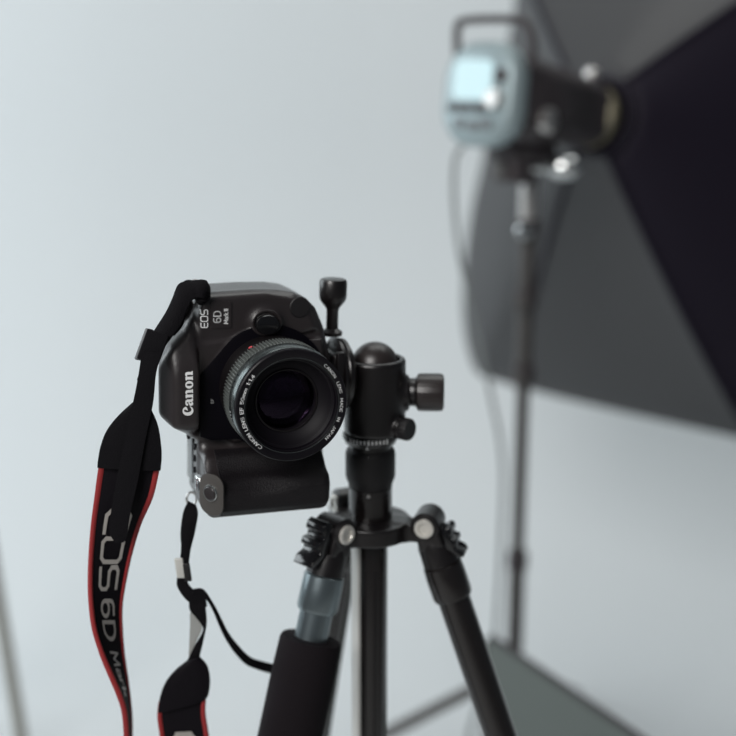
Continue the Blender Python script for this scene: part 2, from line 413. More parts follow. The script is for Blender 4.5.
# ring lettering; angle measured clockwise from straight up as the viewer sees it; local x = up, local y = left
def ring_text(name, seq, a0, a1, m, rad=29.55, h=1.9, wd=.2):
    tl = textlen(seq)
    def f(x, y):
        a = R(a0 + (a1-a0)*x/tl); r = rad + y*h
        return Vector((math.cos(a)*r, -math.sin(a)*r, 50.72))*mm
    return letters(name, seq, f, wd, m, lens, sub=2)
ring_text('lettering', list('CANON LENS EF 50mm 1:1.4'), 217, 311, 'print', wd=.19)
ring_text('lettering', list('CANON  LENS  MADE  IN  JAPAN'), 39, 137, 'print', wd=.14, h=1.7)
# small marks on the barrel
def barrel_mark(name, a, z0, z1, wdeg, r, m):
    vs = [Vector((math.cos(R(a+s*wdeg))*r, -math.sin(R(a+s*wdeg))*r, z))*mm for s, z in ((-1, z0), (1, z0), (1, z1), (-1, z1))]
    return link(name, mesh(name, vs, [(0, 1, 2, 3)]), m, lens)
barrel_mark('index_mark', 318, 36.2, 38.2, .9, 34.5, 'deep')
barrel_mark('index_mark', 20, 36.2, 38.4, .8, 34.5, 'deep')
for a in (262, 258.5, 255, 250, 246.5): barrel_mark('scale_mark', a, 37, 39.6, .35, 34.52, 'print')
for a in (287, 293, 300): barrel_mark('scale_mark', a, 37, 40.5, .5, 34.52, 'deep')
dot = MB().lathe([(1.4, 0), (1.3, .5), (.2, .9)], (0, 0, 0), n=16); dn = Vector((.86, .50, 0)); dx_, dy_, _ = frame_to(dn); dot.v = [(dx_*q.x + dy_*q.y + dn*(q.z + 32.2) + Vector((0, 0, 15)))*mm for q in dot.v]
dot.build('red_mount_dot', 'redprint', lens)
ut = letters('lettering', list('EF'), lambda x, y: Vector((-9 + x*2.0, 35.0 + y*1.5, 2.0))*mm, .2, 'printd', mount)

# name on the prism
LOGO = {
 'C': ([(8.7, 6.6), (8.3, 8.0), (7.0, 9.2), (4.8, 9.8), (2.4, 9.2), (.7, 7.4), (0, 4.9), (.3, 2.7), (1.5, .8), (3.4, -.3), (5.6, -.3), (7.6, .7), (8.9, 2.7), (8.2, 3.1), (7.2, 2.0), (5.9, 1.5), (4.5, 1.8), (3.6, 3.0), (3.2, 4.8), (3.4, 6.6), (4.1, 7.9), (5.2, 8.4), (6.0, 7.9), (5.9, 6.9), (5.2, 5.8), (4.8, 4.6), (6.4, 5.2), (8.0, 5.8)], None, 9.1),
 'a': ([(.2, 5.1), (.9, 6.5), (3.1, 7.2), (5.4, 6.8), (6.3, 5.4), (6.3, 1.6), (7.2, 1.1), (7.1, .1), (5.2, -.2), (4.1, .8), (2.6, -.2), (.8, .1), (0, 1.6), (.4, 3.0), (2.0, 3.9), (3.8, 4.3), (3.8, 5.4), (3.2, 5.9), (2.5, 5.6), (2.5, 4.6), (1.0, 4.4)], [(3.8, 3.3), (2.8, 2.9), (2.5, 2.0), (3.0, 1.3), (3.8, 1.7)], 7.5),
 'n': ([(0, 0), (0, .9), (.7, 1.2), (.7, 5.5), (0, 5.8), (0, 6.7), (3.0, 7.0), (3.3, 6.0), (4.3, 6.9), (5.6, 7.2), (7.2, 6.6), (7.7, 5.1), (7.7, 1.2), (8.4, .9), (8.4, 0), (4.7, 0), (4.7, .9), (5.1, 1.2), (5.1, 5.0), (4.7, 5.5), (4.0, 5.5), (3.3, 5.0), (3.3, 1.2), (3.7, .9), (3.7, 0)], None, 8.9),
 'o': ([(3.6+3.6*math.cos(2*PI*i/24), 3.5+3.7*math.sin(2*PI*i/24)) for i in range(24)], [(3.6+1.1*math.cos(2*PI*i/16), 3.5+2.5*math.sin(2*PI*i/16)) for i in range(16)], 7.7),
}
def surf_z(me_bvh, x, y, z0=40):
    h = me_bvh.ray_cast(Vector((x, y, z0))*mm, Vector((0, 0, -1)))
    return h[0].z/mm if h[0] else 0
from mathutils.bvhtree import BVHTree
_bm = bmesh.new(); _bm.from_mesh(bme); bvh = BVHTree.FromBMesh(_bm); _bm.free()
def logo(x0, y0, sc):
    vs, fs = [], []; cx = 0
    for ch in 'Canon':
        out, hole, adv = LOGO[ch]; loops = [[Vector((x+cx, y, 0)) for x, y in out]]
        if hole: loops.append([Vector((x+cx, y, 0)) for x, y in hole])
        b = len(vs)
        for lp in loops:
            for q in lp:
                X, Y = x0 + q.x*sc, y0 + q.y*sc
                vs.append(Vector((X, Y, surf_z(bvh, X, Y) + .35))*mm)
        for t in tessellate_polygon(loops): fs.append(tuple(b+i for i in t))
        cx += adv
    return link('name_lettering', mesh('name_lettering', vs, fs), 'print', dslr)
logo(-13.6, 48.2, .66)
def on_body(x, y, lift=.3): return Vector((x, y, surf_z(bvh, x, y) + lift))*mm
ext = letters('series_lettering', ['e_logo', 'o_logo', 's_logo'], lambda x, y: on_body(38.0 + x*3.75, 37.0 + y*4.0, .5), .17, 'print', dslr, sub=3)
# model badge plate
bp = MB().prism(rrect(8.2, 6.4, 1.6), (45.5*mm, 28.8*mm, (surf_z(bvh, 45.5, 28.8)+.1)*mm), (mm, 0, 0), (0, mm, 0), (0, 0, mm), .7)
badge = bp.build('model_badge', 'shell', dslr)
bz = surf_z(bvh, 45.5, 28.8) + .95
letters('lettering', ['6', 'D'], lambda x, y: Vector((41.0 + x*4.6, 29.0 + y*4.4, bz))*mm, .17, 'print', badge)
letters('lettering', list('Mark') + [' ', 'I', 'I'], lambda x, y: Vector((40.0 + x*2.6, 24.6 + y*2.4, bz))*mm, .24, 'print', badge, advs=[.98, .62, .46, .6, .3, .34, .34])
# release button, terminal cap
rbx = MB().lathe([(6.3, 0), (6.3, 2.4), (5.8, 3.2), (3.6, 3.6), (.1, 3.7)], n=36); rbx.v = [(Vector((q.x, q.y*1.18, q.z)) + Vector((39.3, 1.0, 3.0)))*mm for q in rbx.v]
rbx.build('release_button', 'gloss', dslr)
rr = MB().lathe([(6.6, 0), (8.2, 0), (8.4, 1.0), (7.8, 1.6), (6.8, 1.4), (6.6, 0)], n=36, closed=False); rr.v = [(Vector((q.x, q.y*1.18, q.z)) + Vector((40.2, 1.0, 1.9)))*mm for q in rr.v]
rr.build('button_collar', 'shell', dslr)
z_ = surf_z(bvh, 48.5, -22)
cp = MB().lathe([(6.6, 0), (6.6, 1.0), (6.0, 1.5), (.1, 1.6)], n=32); cp.v = [(q + Vector((48.5, -21, z_-.1)))*mm for q in cp.v]
cp.build('terminal_cap', 'rubber', dslr)
# shutter button on the slanting facet
def facet(pt, n):
    n = Vector(n).normalized(); h = bvh.ray_cast((Vector(pt) + n*40)*mm, -n); return h[0]/mm, n
fo, fn = facet((-60.2, 32, 15), (0, .8, .6))
def onf(name, prof, m, parent, dx=0, n=36):
    b = MB().lathe(prof, fo + Vector((dx, 0, 0)), fn, n=n); b.v = [q*mm for q in b.v]; return b.build(name, m, parent)
pl = MB().prism([(q[0], q[1]) for q in rrect(13.0, 9.4, 7.5)], (fo - fn*1.0 - Vector((1.2, 0, 0)))*mm, Vector((mm, 0, 0)), fn.cross(Vector((1, 0, 0)))*mm, fn*mm, 1.3, .3)
pl.build('shutter_facet', 'facet', dslr)
onf('shutter_ring', [(5.4, .2), (5.4, 1.2), (5.1, 1.6), (4.5, 1.6), (4.3, .6)], 'chrome', dslr)
onf('shutter_button', [(4.2, .6), (4.2, 1.7), (3.7, 2.2), (2.2, 2.1), (.1, 1.9)], 'shell', dslr)
# top plate controls
def topbtn(name, x, z, prof, m, sx=1, sz=1, parent=None, n=20):
    h = bvh.ray_cast(Vector((x, 90, z))*mm, Vector((0, -1, 0))); y = h[0].y/mm
    b = MB().lathe(prof, (0, 0, 0), (0, 1, 0), n=n)
    b.v = [Vector((q.x*sx + x, q.y + y - .4, q.z*sz + z))*mm for q in b.v]; return b.build(name, m, parent or dslr)
for x in (-33, -40.5, -48, -55.5): topbtn('top_button', x, -12, [(2.1, 0), (2.1, 1.1), (1.7, 1.5), (.1, 1.6)], 'deep', 1, 1.3)
md = topbtn('mode_dial', 48, -22, [(9.6, 0), (9.6, 6.5), (9.0, 7.4), (5, 7.5), (.1, 7.5)], 'rubber', n=44)
topbtn('mode_dial_button', 48, -22, [(3.2, 6), (3.2, 8.2), (2.8, 8.5), (.1, 8.5)], 'satin', parent=md)
fd = MB().lathe([(6.5, -4), (7, -3.5), (7, 3.5), (6.5, 4)], (-60.5, 37.5, -1), (1, 0, 0), ridges=24, amp=.5); fd.v = [q*mm for q in fd.v]
fd.build('main_dial', 'chrome', dslr)
# top display window
tz = bvh.ray_cast(Vector((-52, 90, -28))*mm, Vector((0, -1, 0)))[0].y/mm
b = MB().box((-52*mm, (tz+.2)*mm, -28*mm), (15*mm, .7*mm, 8.5*mm), bev=.0005); b.build('top_display', 'gloss', dslr)
# accessory shoe
hz = bvh.ray_cast(Vector((-2, 90, -24))*mm, Vector((0, -1, 0)))[0].y/mm
b = MB()
for s in (-1, 1): b.box(((-2+s*9)*mm, (hz+.3)*mm, -26*mm), (1*mm, 1.2*mm, 7*mm), bev=.0003)
b.box((-2*mm, (hz-1)*mm, -26*mm), (9*mm, .8*mm, 7*mm), bev=.0003)
b.build('accessory_shoe', 'steel', dslr)
# strap lugs
def lug(x, y, z):
    b = MB(); pts = [Vector((x + 4.5*math.cos(t), y + 3.2*math.sin(t), z))*mm for t in [2*PI*i/16 for i in range(17)]]
    b.tube(pts, .0008, 8); return b.build('strap_lug', 'steel', dslr)
lug(59, 40, -22); lug(-79, 42, -24)
b = MB().cyl(Vector((58, 38, -22))*mm, Vector((60.5, 40.5, -22))*mm, .003); b.build('lug_post', 'shell', dslr)
# bottom plate for the tripod
b = MB().box((-3*mm, -47.6*mm, -22*mm), (19*mm, 2.3*mm, 19*mm), bev=.0012); b.build('mounting_plate', 'satin', dslr)

# ================================================================== BALL HEAD
AX = Vector((.0016, .7667, 0))
zlens = O_.z
head = tag(empty('ball_head', (AX.x, AX.y, .9045)), 'black ball head with clamp and knobs gripping the camera from the side', 'tripod head')
hb = head.location.copy()
def hbuild(mb, name, m, parent=head, **k):
    mb.v = [q - hb for q in mb.v]; return mb.build(name, m, parent, **k)
bc = Vector((AX.x + .0028, AX.y, .9608))
sd_ = (L(0, -60, -20) - bc); sd_.z = 0; sd_.normalize()
def hous(X, Y, Z):                                                  # millimetres about the axis, z=0 at .914
    r = np.sqrt(X**2+Y**2)
    d = extr(r-20.4, Z, 1.0, 52.0, 2.6)
    d = smax(d, -(np.sqrt(X**2+Y**2+(Z-49)**2) - 16.9), .8)
    px, py = sd_.x, sd_.y; t = np.maximum(X*px+Y*py, 0); qx, qy = X-t*px, Y-t*py
    d = smax(d, -(np.sqrt(qx**2+qy**2+np.minimum(Z-46, 0)**2) - 8.5), 1)
    neck = extr(np.sqrt(Y**2+(Z-28)**2)-11.5, X, 5, 23, 1.5); d = smin(d, neck, 3)
    k2 = extr(np.sqrt((X*.35-Y*.94)**2*0+(X*.6+Y*.8)**2+(Z-7.5)**2)-7.5, X*.8-Y*.6, 8, 23.5, 1); d = smin(d, k2, 2)
    return d
hm = sdf_mesh('housing', hous, (-26, -26, -2), (30, 28, 56), .9, mm)
ho = link('housing', hm, 'satin', head); ho.location = Vector((AX.x + .0028, AX.y, .914)) - hb
ball = MB().lathe([(15.6*math.sin(R(a))*mm, -15.6*math.cos(R(a))*mm) for a in range(2, 180, 8)] , bc, (0, 0, 1), n=48)
bo = hbuild(ball, 'ball', 'ballm')
stem = MB().cyl(bc + sd_*.012, L(0, -62, -20) + (bc + sd_*.02 - L(0, -62, -20)).normalized()*-.001, .0072); hbuild(stem, 'stem', 'satin')
# clamp
cl = MB().lathe([(22*mm, 0), (24*mm, 1*mm), (24*mm, 3*mm), (22.8*mm, 4*mm), (23.4*mm, 5*mm), (23.0*mm, 7.5*mm), (19*mm, 10*mm)], L(0, -50.2, -20), -v_, n=56)
clo = hbuild(cl, 'clamp', 'satin')
for s in (-1, 1): hbuild(MB().box(L(0, -48.2, -21.5 + s*21.6), (.019, .0026, .0022), (u_, v_, a_), .001), 'clamp_jaw', 'satin')
kn = MB().lathe([(2.5*mm, 0), (6.5*mm, .5*mm), (6.8*mm, 3*mm), (3.9*mm, 5*mm), (3.9*mm, 17*mm), (4.8*mm, 19*mm), (7.6*mm, 22.5*mm), (8.6*mm, 24.5*mm), (8.9*mm, 27*mm), (8.9*mm, 35.5*mm), (8.2*mm, 37*mm), (7*mm, 37.4*mm)], L(25, -49.3, -21), u_, n=40)
hbuild(kn, 'clamp_knob', 'satin')
# friction knob, pan knob
k0 = Vector((AX.x + .0245, AX.y, .9425))
knb = MB().lathe([(9*mm, 0), (9.4*mm, .6*mm), (9.4*mm, 5*mm), (10.5*mm, 6*mm)], k0, (1, -.05, 0), n=36); hbuild(knb, 'knob_neck', 'satin')
knb = MB().lathe([(9.5*mm, 5.8*mm), (12.0*mm, 6.6*mm), (12.6*mm, 8.5*mm), (12.6*mm, 21*mm), (12.0*mm, 23.4*mm), (10*mm, 24.2*mm)], k0, (1, -.05, 0), ridges=24, amp=.15*mm, lo=8*mm, hi=21.5*mm); hbuild(knb, 'friction_knob', 'ballm')
pk = Vector((AX.x + .0028, AX.y, .9215)) + Vector((.8, -.6, 0))*.023
knb = MB().lathe([(6.4*mm, 0), (7.4*mm, .8*mm), (7.4*mm, 5*mm), (6.6*mm, 6*mm)], pk, (.8, -.6, 0), ridges=20, amp=.35*mm, lo=.7*mm, hi=5.1*mm); hbuild(knb, 'pan_knob', 'rubber')
pb = MB().lathe([(15.5*mm, 0), (17.0*mm, .8*mm), (17.8*mm, 3*mm), (18.6*mm, 4*mm), (18.6*mm, 6.6*mm), (18*mm, 7.2*mm)], (AX.x, AX.y, .9075), (0, 0, 1), n=56)
pbo = hbuild(pb, 'panning_base', 'satin')
for i in range(-5, 6):
    a = R(-94 + i*8.0); r = .01872; hgt = .0026 if i % 5 else .0034
    c = Vector((AX.x + math.cos(a)*r, AX.y + math.sin(a)*r, .9128)); tx = Vector((-math.sin(a), math.cos(a), 0))
    tk = MB().box(c, (.0006, .00008, hgt/2), (tx, Vector((math.cos(a), math.sin(a), 0)), Vector((0, 0, 1)))); tk.v = [q - hb for q in tk.v]
    tk.build('scale_mark', 'print', pbo, smooth=False)
a = R(-97); c = Vector((AX.x + math.cos(a)*.0176, AX.y + math.sin(a)*.0176, .9092))
tk = MB().prism([(-1, -1.2), (1, -1.2), (0, 1.2)], c, Vector((-math.sin(a), math.cos(a), 0))*mm, (0, 0, mm), Vector((math.cos(a), math.sin(a), 0))*mm, .5); tk.v = [q - hb for q in tk.v]
tk.build('index_mark', 'print', pbo, smooth=False)

# ================================================================== TRIPOD
tri = tag(empty('tripod', (AX.x, AX.y, .0)), 'black tripod with grey bolts and a foam sleeve on its left leg, under the camera', 'tripod')
tb = tri.location.copy()
def tbuild(mb, name, m, parent=tri, base=None, **k):
    bb = base if base is not None else tb
    mb.v = [q - bb for q in mb.v]; return mb.build(name, m, parent, **k)
ax2 = lambda z: Vector((AX.x, AX.y, z))
ZP = .8530
c = MB().lathe([(.0128, 0), (.0148, .001), (.0150, .003), (.0165, .007), (.0168, .009), (.0168, .024), (.0160, .0265), (.0135, .0285)], ax2(.8765), (0, 0, 1), n=48)
col2 = tbuild(c, 'column_collar', 'rubber')
c = MB().lathe([(.0147, 0), (.0147, .0255)], ax2(.8515), (0, 0, 1), n=48)
tbuild(c, 'column_neck', 'tube')
c = MB().lathe([(.014, 0), (.0142, .001), (.0142, .004), (.012, .005)], ax2(.9035), (0, 0, 1), n=40); tbuild(c, 'head_platform', 'satin')
for z, rr2 in ((.9015, .0150), (.8745, .0142)):
    p = ax2(z) + Vector((-.0012, -rr2, 0)); tbuild(MB().cyl(p, p + Vector((0, -.0012, 0)), .0012, n=14), 'grub_screw', 'steel')
# column with flats
c = MB().lathe([(.0113, 0), (.0118, .001), (.0118, .418), (.0113, .42)], ax2(.437), (0, 0, 1), n=44); tbuild(c, 'centre_column', 'tube')
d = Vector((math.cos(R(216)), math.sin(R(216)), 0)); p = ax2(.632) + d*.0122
tbuild(MB().box(p, (.0042, .0014, .205), (Vector((-d.y, d.x, 0)), d, Vector((0, 0, 1))), .0008), 'column_rib_or_highlight', 'strip')['label'] = 'added pale strip standing for the highlight along the column'  # added strip, coloured pale to stand for the column's highlight
for aa in (-74, -108):
    d = Vector((math.cos(R(aa)), math.sin(R(aa)), 0)); p = ax2(.63) + d*.0117
    tbuild(MB().box(p, (.0009, .0006, .19), (Vector((-d.y, d.x, 0)), d, Vector((0, 0, 1))), .0003), 'column_rib_or_highlight', 'satin')
tbuild(MB().cyl(ax2(.43), ax2(.437), .0135), 'column_cap', 'rubber')
# hub
def hub(X, Y, Z):
    r = np.sqrt(X**2+Y**2); d = extr(r-27.0, Z, -11, 1.5, 1.2)
    for az in (-15, 114, 225):
        cx, cy = math.cos(R(az)), math.sin(R(az)); al = X*cx+Y*cy; ac = -X*cy+Y*cx
        arm = extr(np.maximum(np.abs(ac)-7.5, np.abs(al-26)-12), Z, -11, 1.2, 1.2); d = smin(d, arm, 4)
    return smax(d, -(r-12), .5)
hu = link('hub', sdf_mesh('hub', hub, (-42, -42, -15), (42, 42, 8), 1.0, mm), 'satin', tri); hu.location = ax2(ZP) - tb
for az, kind, sp, pr_ in ((-15, 'plain', 19.3, .0400), (225, 'foam', 17.2, .034), (114, 'plain', 18, .034)):
    SP = R(sp)
    ra = R(az); rad = Vector((math.cos(ra), math.sin(ra), 0)); tan = Vector((-math.sin(ra), math.cos(ra), 0))
    pv = ax2(ZP + .0016) + rad*pr_
    d = Vector((rad.x*math.sin(SP), rad.y*math.sin(SP), -math.cos(SP))); out = tan.cross(d)
    if out.dot(rad) < 0: out = -out
    Lg = pv.z/math.cos(SP) - .012
    tub = MB().cyl(pv + d*.02, pv + d*.42, .0112, n=40); lg = tbuild(tub, 'leg', 'tube_sheen' if kind == 'foam' else 'tube')
    if kind == 'foam': lg['label'] = 'leg wearing a thick black foam sleeve'
    lb = tb
    t2 = MB().cyl(pv + d*.42, pv + d*.68, .0092); tbuild(t2, 'lower_tube', 'tube', lg)
    t3 = MB().cyl(pv + d*.68, pv + d*(Lg-.02), .0075); tbuild(t3, 'lower_tube', 'tube', lg)
    tbuild(MB().cyl(pv + d*.405, pv + d*.435, .0138), 'twist_lock', 'rubber', lg)
    tbuild(MB().cyl(pv + d*.665, pv + d*.695, .0118), 'twist_lock', 'rubber', lg)
    tbuild(MB().cyl(pv + d*(Lg-.03), pv + d*Lg, .010, .012), 'rubber_foot', 'rubber', lg)
    # casting: fork cheeks and a shoulder
    ca = MB().lathe([(.0085, .004), (.0108, .010), (.0122, .016), (.0126, .029), (.0120, .0295)], pv, d, n=40)
    ca.lathe([(.0085, -.0115), (.0100, -.010), (.0100, .010), (.0085, .0115)], pv, tan, n=32)
    for s in (-1, 1): ca.box(pv + tan*s*.0085 + d*.006, (.0026, .0085, .010), (tan, out, d), .0018)
    tbuild(ca, 'leg_casting', 'satin', lg)
    for s in (-1, 1):
        bl = MB().lathe([(.0055, 0), (.0066, .0006), (.0066, .002), (.0060, .0026), (.0040, .0027), (.0034, .0012), (.0001, .0011)], pv + tan*s*.0110, tan*s, n=28, closed=False)
        tbuild(bl, 'pivot_bolt', 'bolt', lg)
    co = MB().lathe([(.0122, .0295), (.0134, .0305), (.0138, .038), (.0138, .052), (.0130, .0545), (.0112, .055)], pv, d, n=44)
    tbuild(co, 'leg_collar', 'tube_sheen' if kind == 'foam' else 'tube', lg)
    # angle stop tab
    prof = [(-.002, -.010), (.007, -.012), (.0105, -.009), (.0105, -.004), (.0075, -.002), (.0075, .001), (.0125, .003), (.0125, .0075), (.0085, .009), (.009, .012), (.0145, .016), (.0165, .0215), (.0150, .0225), (.009, .020), (.004, .015), (-.002, .010)]
    ks = .8 if kind == 'foam' else .55
    tb_ = MB().prism([(q[0]*ks, q[1]*(ks + .1)) for q in prof], pv + out*.0098 + d*(.004 if kind == 'foam' else .012) - tan*.0085, out, d, tan, .017, .0006)
    tbuild(tb_, 'angle_stop', 'gloss', lg)
    if kind == 'foam':
        fo_ = MB().lathe([(.0118, .073), (.0195, .0735), (.0205, .0755), (.0212, .10), (.0215, .34), (.0205, .3455), (.0118, .346)], pv, d, n=48)
        tbuild(fo_, 'foam_sleeve', 'foam', lg)

# ================================================================== STRAP
strap = tag(empty('camera_strap', L(66, 40, -22)), 'black camera strap with red piping hanging from both ends of the camera', 'strap')
sb_ = strap.location.copy()
class Ribbon:
    def __init__(s, rows, th=.0014, bulge=0.0, n=8):
        A = catmull([Vector(r[0]) for r in rows], n); B = catmull([Vector(r[1]) for r in rows], n)
        s.A, s.B, s.th, s.bulge = A, B, th, bulge; s.N = len(A)
    def pt(s, t, q, off=0):
        """t 0..1 along, q 0..1 across, off towards the viewer side"""
        f = max(0, min(s.N-1.001, t*(s.N-1))); i = int(f); k = f-i
        a = s.A[i].lerp(s.A[i+1], k); b = s.B[i].lerp(s.B[i+1], k)
        i0, i1 = max(i-1, 0), min(i+2, s.N-1)
        tg = ((s.A[i1]+s.B[i1]) - (s.A[i0]+s.B[i0])).normalized(); n = (b-a).cross(tg).normalized()
        if s.flip: n = -n
        return a.lerp(b, q) + n*(off + s.bulge*4*q*(1-q))
    flip = False
    def build(s, name, m, parent, q0=0, q1=1, th=None, off=0, t0=0, t1=1, nq=5, nt=None, base=None):
        th = s.th if th is None else th; nt = nt or s.N; nq = max(2, nq); vs, fs = [], []
        for i in range(nt):
            t = t0 + (t1-t0)*i/(nt-1)
            for side in (1, -1):
                for k in range(nq):
                    q = q0+(q1-q0)*k/(nq-1); q = q if side == 1 else q0+q1-q
                    e = .6 if k in (0, nq-1) else 1
                    vs.append(s.pt(t, q, off + side*th/2*e) - (base or sb_))
        m_ = 2*nq
        for i in range(nt-1):
            for k in range(m_): j = (k+1) % m_; fs.append((i*m_+k, i*m_+j, (i+1)*m_+j, (i+1)*m_+k))
        fs.append(tuple(range(m_))); fs.append(tuple((nt-1)*m_+k for k in reversed(range(m_))))
        me = mesh(name, vs, fs); bm = bmesh.new(); bm.from_mesh(me); bmesh.ops.recalc_face_normals(bm, faces=bm.faces); bm.to_mesh(me); bm.free()
        me.shade_smooth(); me.set_sharp_from_angle(angle=R(50))
        return link(name, me, m, parent)
def rows(spec): return [(Yp(a[0], a[1], a[2]), Yp(b[0], b[1], b[2])) for a, b in spec]
# loop round the upper lug
rb = Ribbon(rows([((206, 300, .716), (207, 283, .722)), ((205, 299, .703), (204, 280, .708)), ((196, 298, .700), (191, 281, .706)), ((190, 303, .699), (179, 284, .703)), ((186, 312, .698), (173, 297, .701)),
                  ((180, 326, .695), (166, 312, .698)), ((171, 338, .691), (156, 328, .694)), ((163, 350, .690), (149, 340, .692)), ((157, 366, .689), (143, 360, .689)), ((153, 385, .688), (137, 380, .688))]), .0022, .0015)
rb.build('webbing', 'web', strap)
rb = Ribbon(rows([((208, 296, .714), (206, 283, .716)), ((201, 296, .708), (199, 282, .712)), ((192, 296, .711), (187, 280, .714)), ((187, 309, .709), (178, 288, .712)), ((183, 325, .705), (170, 306, .708)), ((174, 336, .701), (160, 322, .704))]), .0022)
rb.build('webbing', 'web', strap)
rl = MB().tube([Yp(201, 284, .714), Yp(201.5, 290, .7085), Yp(202, 297, .7075), Yp(201, 301, .711)], .0052, 14, [.0035, .0052, .0052, .003]); rl.v = [q - sb_ for q in rl.v]; rl.build('webbing_roll', 'web', strap)
# slider buckle
def buckle(c, axx, axy, axz, hw, hh, m, name='slider_buckle'):
    b = MB(); b.box(c, (hw, hh, .0011), (axx, axy, axz), .0009); b.v = [q - sb_ for q in b.v]; return b.build(name, m, strap)
d1 = (Yp(138, 360, .693) - Yp(149, 330, .695)).normalized()
n1 = Vector((.80, -.50, .28)); n1 = (n1 - d1*n1.dot(d1)).normalized()
pg = Yp(144.0, 344.5, .6935)
buckle(pg, d1, n1.cross(d1), n1, .0100, .0030, 'bucklem')
bk = buckle(Yp(153, 347, .6875), d1, Vector((.94, .0, -.34)).normalized(), d1.cross(Vector((.94, .0, -.34)).normalized()), .0095, .0066, 'web', 'strap_keeper')
# long front webbing down to the pad
fw = Ribbon(rows([((142, 352, .6865), (162, 352, .6865)), ((138, 378, .686), (156, 374, .686)), ((133, 403, .686), (153, 403, .686)), ((125, 440, .685), (145, 442, .685)), ((117, 478, .684), (138, 480, .684)), ((111, 512, .683), (130, 515, .683)), ((110, 532, .683), (127, 535, .683)), ((115, 542, .6835), (124, 542, .6835))]), .0018)
fw.flip = True
fw.build('webbing', 'web', strap)
# pad end tab
tab = Ribbon(rows([((132, 403, .689), (146, 402, .689)), ((118, 416, .6888), (152, 412, .6892)), ((107, 430, .6885), (158, 427, .6895)), ((101, 445, .688), (161, 446, .690)), ((98.5, 458, .688), (161.5, 458, .690)), ((97.5, 467, .688), (160.5, 470, .690))]), .0042, .0008)
tab.flip = True
tab.build('pad_end', 'web', strap, nq=7)
pad = Ribbon(rows([((100, 462, .690), (160, 464, .693)), ((96, 490, .690), (153, 495, .694)), ((92, 520, .690), (141, 522, .699)), ((89.5, 550, .690), (132, 550, .7035)), ((88.5, 580, .690), (125, 580, .7075)),
                   ((89.5, 605, .690), (121, 605, .7095)), ((93, 630, .690), (121, 630, .7115)), ((101, 655, .690), (122.5, 655, .7130)), ((110, 676, .690), (125.5, 678, .7145)), ((119, 697, .691), (128, 700, .7155)), ((124, 715, .693), (129.5, 720, .7165)), ((126, 745, .697), (129.5, 745, .719)), ((127, 790, .70), (130, 790, .724))]), .0028)
pad.flip = True
pd = pad.build('shoulder_pad', 'pad', strap, nq=9)
def redge(rib, pdd, q0, q1, **k):
    return rib.build('red_piping', 'red', pdd, q0=q0, q1=q1, th=.0036, off=.0004, nq=4, **k)
redge(pad, pd, -.012, .085); redge(pad, pd, .915, 1.012)
# silver words on the pad: each letter on its own stretch (start y, end y in the photo)
def t_of_y(rib, y):
    best = min(range(400), key=lambda i: abs(pyof(rib.pt(i/399, .5)) - y)); return best/399
def pyof(p):
    q = p - EYE; return 368 - F*q.dot(UP)/q.dot(FWD)
def padword(rib, par, items, sgn=1, mname='silverprint', wd=.15):
    for g, y0, y1, qa, qb in items:
        t0, t1 = t_of_y(rib, y0), t_of_y(rib, y1); wmax = max(p[0] for l in G[g] for p in l)
        f = lambda x, y: rib.pt(t0 + (t1-t0)*x/wmax, qa + (qb-qa)*(1-y), .0019) - sb_
        letters('silver_letter', [g], f, wd, mname, par, sub=4)
padword(pad, pd, [('e_logo', 510, 532, .73, .27), ('o_logo', 537, 560, .73, .27), ('s_logo', 566, 588, .73, .27), ('6', 600, 615, .70, .32), ('D', 621, 639, .70, .32),
                  ('M', 652, 665, .66, .34), ('a', 669, 677, .66, .36), ('r', 680, 686, .66, .36), ('k', 689, 697, .66, .36)])
# lower end: webbing from the grip lug, slider, knot, second pad
lw = Ribbon(rows([((188, 501, .716), (196, 505, .716)), ((183, 513, .713), (198, 514, .713)), ((180.5, 532, .709), (195, 532, .711)), ((181, 546, .708), (191, 548, .709)), ((180, 560, .708), (189, 562, .708)),
                  ((177, 578, .708), (188, 574, .708)), ((178, 588, .708), (188, 583, .708)), ((188, 601, .708), (194, 590, .708)), ((200, 604, .709), (204, 595, .709)), ((201, 612, .709), (207, 606, .709))]), .0018, 0)
lw.build('webbing', 'web', strap)
lk = Ribbon(rows([((189, 602, .7095), (200, 596, .7095)), ((190, 610, .710), (204, 603, .709)), ((196, 617, .710), (206, 612, .709)), ((203, 629, .710), (206.5, 626, .710)), ((195, 645, .710), (202, 647, .710)), ((187, 661, .710), (198, 663, .710))]), .0018)
lk.build('webbing', 'web', strap)
lt = Ribbon(rows([((190, 613, .7115), (193, 613, .7115)), ((190, 624, .7120), (199, 621, .7120)), ((189.5, 638, .7120), (202, 629, .7120)), ((189, 648, .712), (196, 642, .712)), ((188.5, 656, .712), (192, 654, .712))]), .0008)
lt.build('webbing_underside', mat('pale_webbing_back', (.34, .35, .34), .7), strap)['label'] = 'pale underside of the twisted webbing'
d2 = (Yp(180, 577, .706) - Yp(177.5, 560, .706)).normalized()
buckle(Yp(180.0, 568, .7062), d2, Vector((1, 0, 0)), Vector((0, -1, 0)), .0068, .0028, mat('clear_buckle', (.55, .55, .52), .3))
buckle(Yp(187, 572, .7062), d2, Vector((1, 0, 0)), Vector((0, -1, 0)), .0062, .0024, 'rubber', 'strap_keeper')
lt2 = Ribbon(rows([((192, 593, .707), (194, 589, .707)), ((202, 595, .708), (204, 590, .708)), ((212, 609, .710), (215, 606, .711)), ((222, 632, .715), (227, 630, .717)), ((231, 648, .72), (238, 645, .722)), ((244, 663, .727), (249, 656, .729)), ((256, 669, .735), (258, 660, .737)), ((272, 674, .744), (273, 664, .746)), ((292, 680, .776), (292, 670, .778)), ((306, 676, .80), (306, 668, .80))]), .0018)
lt2.build('webbing_tail', 'web', strap)
